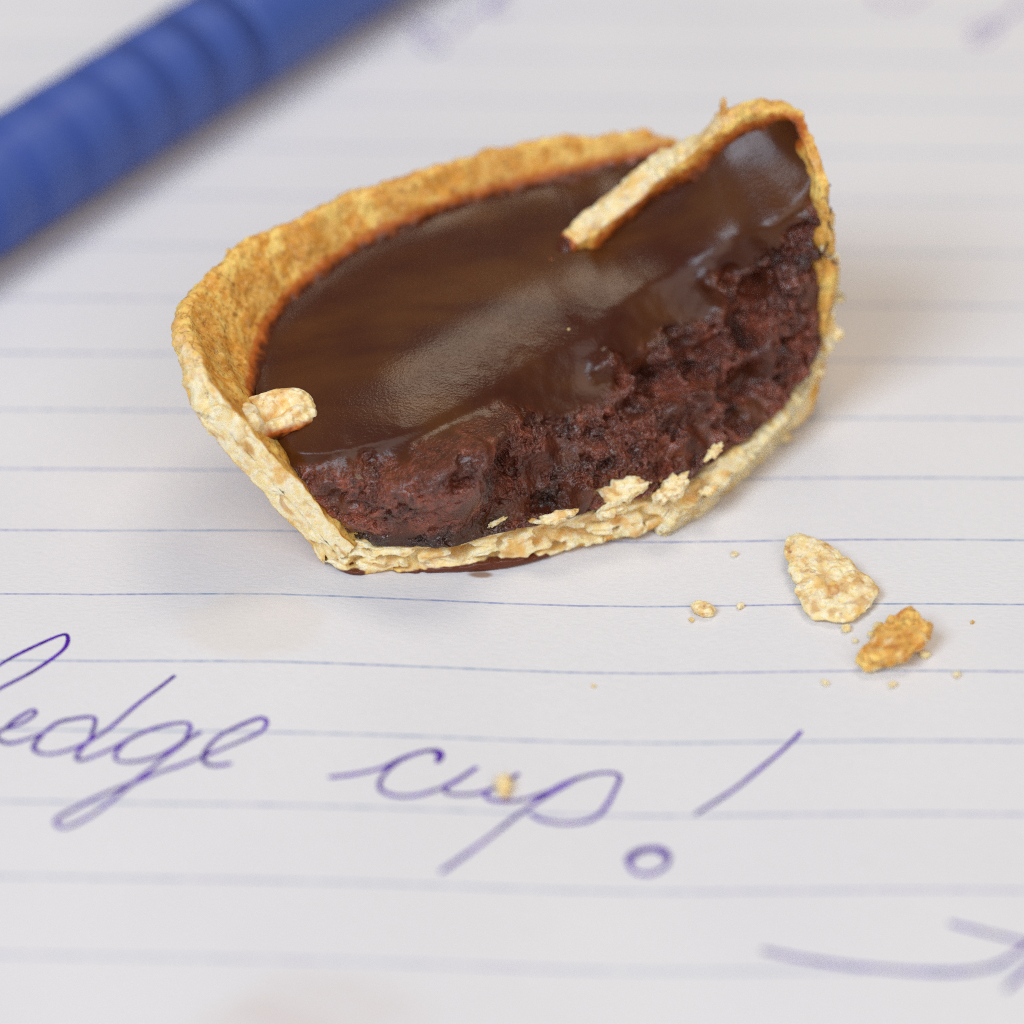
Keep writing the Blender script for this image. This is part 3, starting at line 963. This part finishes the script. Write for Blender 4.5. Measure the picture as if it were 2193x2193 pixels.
ac = np.concatenate([[0], np.cumsum(np.linalg.norm(np.diff(G[300], axis=0), axis=1))])
cut = np.broadcast_to(kind[None], G.shape[:2])
xf, yf = to_px(G)
hf = G[..., 2] - paper_h(G[..., 0], G[..., 1])
hw = np.interp(xf, [840, 900, 1000, 1060, 1120, 1190, 1230], [0, 0.25, 0.6, 0.75, 0.6, 0.25, 0])
smear = smooth(0.25, -0.15, hf - hw + 0.15 * vnoise(G, 0.7, 71)) * (hw > 0.01)
smear = np.maximum(smear, smooth(0.35, 0.0, hf - 0.25 + 0.2 * vnoise(G, 0.9, 72)) * smooth(690, 710, xf) * smooth(800, 770, xf) * 0.8)
D, Ho = pastry_detail(G, cut, np.broadcast_to(sl[:, None], G.shape[:2]) + 77, np.broadcast_to(ac[None], G.shape[:2]), 1.0, 0.11)
D = D * (1 - 0.9 * smear) * (0.3 + 0.7 * smooth(0.1, 0.7, hf))
Vf = G + N * D[..., None]
Vf = Vf + N * (0.25 * smear)[..., None]
Vf[..., 2] = np.maximum(Vf[..., 2], paper_h(Vf[..., 0], Vf[..., 1]) + 0.02)
soak_f = 0.55 * smooth(0.5, 0.05, near(Vf, FOOT).reshape(xf.shape)) * smooth(1000, 1200, xf)
toast = smooth(0.75, 0.1, hf)
row_top = np.concatenate([np.zeros(25 + 46 + 2), np.ones(23)])
soak_f = np.maximum(soak_f, 0.95 * row_top[None])
mesh_obj('pastry_base', Vf, grid_faces(*G.shape[:2]), M_PASTRY, tart,
         {'baked': np.clip(0.95 * (1 - cut) + 0.75 * toast, 0, 1), 'soak': soak_f, 'smear': smear, 'hole': Ho})


# ---- small pieces of pastry
def lump(name, centre, ax, ay, az, outline=None, seed=0, parent=None, baked=0.3, spot=0.0, res=64, rough=1.0, flat=0.5, attrs=None):
    """irregular crumb: axes are 3-D vectors (mm); outline gives the radius over the angle in the ax/ay plane"""
    th = np.linspace(0, 2 * np.pi, res * 2 + 1)
    ph = np.linspace(-np.pi / 2, np.pi / 2, res)
    TH, PH = np.meshgrid(th, ph, indexing='ij')
    rad = np.ones_like(TH)
    if outline is not None:
        o = np.array(outline, float)
        an = np.arctan2(o[:, 1], o[:, 0]) % (2 * np.pi)
        k = np.argsort(an)
        an, rr = an[k], np.hypot(o[:, 0], o[:, 1])[k]
        rad = np.interp(TH, np.concatenate([an - 2 * np.pi, an, an + 2 * np.pi]), np.concatenate([rr, rr, rr]))
    cp = np.sign(np.cos(PH)) * np.abs(np.cos(PH)) ** flat
    X = rad * cp * np.cos(TH)
    Y = rad * cp * np.sin(TH)
    Z = np.sin(PH)
    G = centre + X[..., None] * ax + Y[..., None] * ay + Z[..., None] * az
    na, nb2, nc = (float(v @ v) for v in (ax, ay, az))
    rm2 = float(rad.mean()) ** 2
    N = unit((X / rm2 / na)[..., None] * ax + (Y / rm2 / nb2)[..., None] * ay + (Z / nc)[..., None] * az)
    sc = 0.5 * (math.sqrt(na) + math.sqrt(nb2)) * float(rad.mean())
    sc = min(sc, 1.7)
    Gq = G + seed * 13.7
    d = rough * sc * (0.13 * vnoise(Gq, 0.75 * sc, 81) + 0.09 * vnoise(Gq, 0.35 * sc, 82) + 0.05 * vnoise(Gq, 0.16 * sc, 83))
    d -= rough * sc * 0.12 * smooth(0.25, 0.55, vnoise(Gq, 0.3 * sc, 84))
    V = G + N * d[..., None]
    bk = np.clip(baked + 0.5 * vnoise(Gq, 0.6 * sc, 85), 0, 1)
    at_ = {'baked': bk, 'soak': 0 * bk, 'smear': 0 * bk, 'hole': 0.8 * smooth(0.1, 0.5, vnoise(Gq * np.array([1, 1, 2]), 0.5 * sc, 86))}
    if attrs:
        at_.update(attrs(V, bk))
    return V, grid_faces(*TH.shape), at_


EX, EY, EZ = np.eye(3)


def drop_on_paper(V, sink=0.05):
    dz = (V[..., 2] - paper_h(V[..., 0], V[..., 1])).min()
    V[..., 2] -= dz + sink
    return V


# folded lip at the left broken end, flakes on the bite
def jagged(seed, k=22, lo=0.62):
    r = random.Random(seed)
    return [(rr * math.cos(a), rr * math.sin(a)) for a, rr in ((2 * math.pi * (i + r.uniform(-.3, .3)) / k, r.uniform(lo, 1.12)) for i in range(k))]


def tart_piece(name, px, py, z, ax, ay, az, seed, baked, flat=0.45, rough=0.9, outline=None, soak=0.0, res=48):
    outline = outline or jagged(seed)
    V, Q, A = lump(name, at(px, py, z), np.array(ax, float), np.array(ay, float), np.array(az, float), outline, seed, None, baked, flat=flat, rough=rough, res=res)
    A['soak'] = A['soak'] + soak
    return mesh_obj(name, V, Q, M_PASTRY, tart, A)


cz = at(585, 890, 9.5)
lax, lay, laz = np.array([3.1, 1.05, 0.30]), np.array([-0.85, 1.6, 0.85]), np.array([0.15, -0.75, 1.0])
V, Q, A = lump('lip', cz, lax, lay, laz, [(math.cos(a) * (abs(math.cos(a)) ** 3 + abs(math.sin(a)) ** 3) ** (-1 / 3) * 0.92, math.sin(a) * (abs(math.cos(a)) ** 3 + abs(math.sin(a)) ** 3) ** (-1 / 3) * 0.92) for a in np.linspace(0, 2 * math.pi, 49)[:-1]], 4, None, 0.02, flat=0.6, rough=0.4, res=110)
lu, lv, lw = ((V - cz) @ unit(lax)) / np.linalg.norm(lax), ((V - cz) @ unit(lay)) / np.linalg.norm(lay), (V - cz) @ unit(laz)
dish = smooth(0.85, 0.45, np.hypot((lu + 0.15) / 0.95, (lv - 0.15) / 0.8)) * smooth(0.2, 0.7, lw)
groove = np.exp(-((lv + 0.15 - 0.25 * lu) / 0.16) ** 2) * smooth(0.2, 0.7, lw) * smooth(0.9, 0.6, np.abs(lu))
V = V - unit(laz) * (0.75 * dish + 0.5 * groove + 0.25 * smooth(-0.2, 0.6, lw) * vnoise(V, 0.55, 91) + 0.2 * smooth(0.3, -0.6, lu) * vnoise(V, 0.9, 93))[..., None]
A['baked'] = np.clip(0.05 + 0.4 * vnoise(V, 1.0, 92), 0, 1) * (0.3 + 0.7 * dish)
A['hole'] = A['hole'] * 0.4
A['soak'] = 0.9 * smooth(0.1, -1.3, (V - cz) @ unit(np.array([-0.15, 0.35, 1.0]))) * smooth(-2.0, 0.5, V[..., 0] - cz[0])
mesh_obj('pastry_lip', V, Q, M_PASTRY, tart, A)
tart_piece('pastry_lip_end', 500, 905, 10.2, (2.0, -0.3, 0.2), (0.2, 1.6, 0.2), (0, -0.2, 1.0), 6, 0.1, res=70, rough=0.7)
tart_piece('pastry_flake', 1330, 1055, 3.2, (2.2, 1.0, 0.5), (-0.4, 0.9, 0.5), (0.1, -0.5, 0.55), 7, 0.05, res=80, rough=1.0)
tart_piece('pastry_flake', 1310, 1090, 2.2, (1.2, 0.5, 0.1), (-0.3, 0.6, 0.3), (0.1, -0.4, 0.5), 8, 0.0, res=60, rough=1.1)
tart_piece('pastry_flake', 1440, 1045, 3.2, (1.3, 1.1, 0.5), (-0.5, 0.6, 0.4), (0.2, -0.4, 0.5), 9, 0.15, res=60, rough=1.0)
tart_piece('pastry_flake', 1530, 967, 4.6, (0.7, 0.5, 0.35), (-0.1, 0.2, 0.35), (0.15, -0.2, 0.12), 10, 0.0, res=40)
tart_piece('pastry_flake', 608, 985, 7.4, (0.6, -0.75, -0.35), (0.2, 0.15, 0.1), (0.1, -0.15, 0.2), 11, 0.0, res=40)
tart_piece('pastry_flake', 1065, 1118, 3.1, (0.75, 0.3, 0.25), (-0.1, 0.12, 0.1), (0, -0.1, 0.15), 12, 0.0, res=36)
tart_piece('pastry_flake', 1190, 1108, 2.9, (1.6, 0.35, 0.3), (-0.2, 0.5, 0.15), (0.0, -0.3, 0.3), 14, 0.2, res=50)
tart_piece('pastry_flake', 1792, 715, 7.0, (0.5, -0.2, 0.1), (0.1, 0.5, 0.2), (0, -0.1, 0.35), 17, 0.1, res=36, rough=1.3)
tart_piece('pastry_flake', 1748, 798, 4.6, (0.7, -0.1, 0.1), (0.2, 0.4, 0.1), (0, -0.1, 0.3), 18, 0.1, res=36, rough=1.3)
tart_piece('pastry_flake', 1518, 1048, 2.2, (0.8, 0.3, 0.2), (-0.2, 0.4, 0.2), (0.1, -0.3, 0.3), 19, 0.05, res=36, rough=1.3)
sp_ = contact(1217, 706, main_sheet[0])
V, Q, A = lump('speck', sp_ + np.array([0, 0, 0.06]), EX * 0.11, EY * 0.09, EZ * 0.08, jagged(5, 9), 50, None, 0.0, res=16)
mesh_obj('pastry_speck', V, Q, M_PASTRY, tart, A)
tart_piece('pastry_flake', 1549, 226, 21.6, (0.3, 0.0, 0.1), (0, 0.35, 0.0), (0, 0, 0.6), 15, 0.7, res=30)
tart_piece('pastry_flake', 496, 552, 13.9, (0.3, 0.0, -0.1), (0, 0.35, 0.0), (-0.2, 0, 0.7), 16, 0.7, res=30)

# ------------------------------------------------------------------ crumbs
def flake_on_paper(name, poly_px, thick, seed, baked, tilt=(0, 0), rough=1.0, attrs=None, res=90):
    P = np.array([on_paper(x, y) for x, y in poly_px])
    c = P.mean(0)
    o = (P - c)[:, :2]
    az = np.array([0, 0, thick / 2])
    V, Q, A = lump(name, c, EX + EZ * tilt[0], EY + EZ * tilt[1], az, o, seed, None, baked, rough=rough, res=res, attrs=attrs, flat=0.45)
    V = drop_on_paper(V)
    o_ = mesh_obj(name, V, Q, M_PASTRY, None, A)
    # origin at the crumb
    return o_


def K(pts):
    return [(x * W / 1932, y * W / 1932) for x, y in pts]


def toasted(V, bk):
    low = smooth(0.9, 0.2, V[..., 2] - V[..., 2].min())
    return {'baked': np.clip(0.85 - 0.8 * low + 0.5 * vnoise(V, 0.8, 96), 0, 1), 'soak': 0.30 * smooth(0.0, 0.4, vnoise(V * np.array([1, 1, 0.6]), 0.7, 97)) * (1 - low)}


def big_spots(V, bk):
    x, y = to_px(V)
    sp = np.exp(-(((x - 1783) / 17) ** 2 + ((y - 1281) / 15) ** 4))
    sp = np.maximum(sp, 0.6 * np.exp(-(((x - 1755) / 22) ** 2 + ((y - 1228) / 9) ** 2)))
    sp = np.maximum(sp, 0.7 * np.exp(-(((x - 1690) / 9) ** 2 + ((y - 1200) / 7) ** 2)))
    return {'soak': 0.36 * smooth(0.3, 0.7, sp + 0.15 * vnoise(V, 0.4, 95))}


big = flake_on_paper('pastry_crumb', K([(1476, 1050), (1483, 1034), (1500, 1030), (1540, 1043), (1590, 1072), (1622, 1098), (1660, 1125), (1650, 1142), (1625, 1170), (1592, 1184), (1555, 1178), (1522, 1172), (1510, 1148), (1505, 1115), (1486, 1080)]),
                     0.95, 21, 0.25, (0.03, 0.08), 0.8, big_spots)
tag(big, 'large pale yellow flat pastry crumb with a round brown spot', 'crumb')
brown = flake_on_paper('pastry_crumb', K([(1612, 1262), (1640, 1235), (1668, 1205), (1690, 1188), (1720, 1182), (1735, 1205), (1756, 1218), (1755, 1235), (1728, 1248), (1700, 1268), (1660, 1274), (1625, 1275)]),
                       1.4, 22, 0.9, (0.15, 0.10), 1.2, toasted)
tag(brown, 'toasted brown rough pastry crumb lying past the large pale crumb', 'crumb')
small = flake_on_paper('pastry_crumb', K([(1302, 1150), (1315, 1146), (1335, 1150), (1350, 1158), (1345, 1166), (1328, 1168), (1312, 1162)]), 0.7, 23, 0.45, (0, 0.05), 0.7, res=40)
tag(small, 'small golden pastry crumb on a ruled line between tart and large crumb', 'crumb')
onu = flake_on_paper('pastry_crumb', K([(934, 1480), (946, 1472), (960, 1474), (964, 1484), (960, 1500), (955, 1512), (946, 1510), (938, 1495)]), 0.7, 24, 0.35, (0, 0.1), 0.8, res=40)
tag(onu, 'cream crumb lying on the letter u of the handwritten cup', 'crumb')
TINY = [(1385, 1049, 9, 'tiny cream crumb above the ruled line, midway from tart to large crumb'),
        (1397, 1147, 10, 'tiny cream crumb on the ruled line beside the small golden crumb'),
        (1305, 1172, 7, 'tiny cream speck just below the small golden crumb'),
        (1596, 1190, 12, 'tiny cream crumb touching the lower edge of the large pale crumb'),
        (1655, 1188, 13, 'tiny cream crumb between the large pale and the toasted crumb, topmost'),
        (1612, 1212, 8, 'tiny cream speck left of the toasted crumb'),
        (1645, 1201, 9, 'thin cream sliver between the large pale crumb and the toasted crumb'),
        (1555, 1292, 9, 'tiny pale crumb below the ruled line under the large crumb'),
        (1683, 1296, 10, 'tiny pale crumb below the ruled line under the toasted crumb'),
        (1806, 1277, 9, 'tiny pale crumb below the ruled line right of the toasted crumb'),
        (1120, 1296, 6, 'tiny pale speck alone below the ruled line in front of the tart'),
        (1834, 1176, 5, 'tiny orange speck right of the toasted crumb'),
        (1745, 1240, 12, 'tiny cream crumb tucked against the toasted crumb')]
for i, (x, y, r, lb) in enumerate(TINY):
    rx = r / 31.0
    V, Q, A = lump('pastry_crumb', on_paper(x * W / 1932, y * W / 1932), EX * rx * (1.6 if 'sliver' in lb else 1.0), EY * rx * 0.95, EZ * rx * 0.6, jagged(60 + i, 9, 0.5), 30 + i, None, 0.8 if 'orange' in lb else 0.15, res=24, flat=0.6, rough=1.6)
    V = drop_on_paper(V, 0.03)
    o = mesh_obj('pastry_crumb', V, Q, M_PASTRY, None, A)
    tag(o, lb, 'crumb', 'tiny crumbs around the large crumbs')
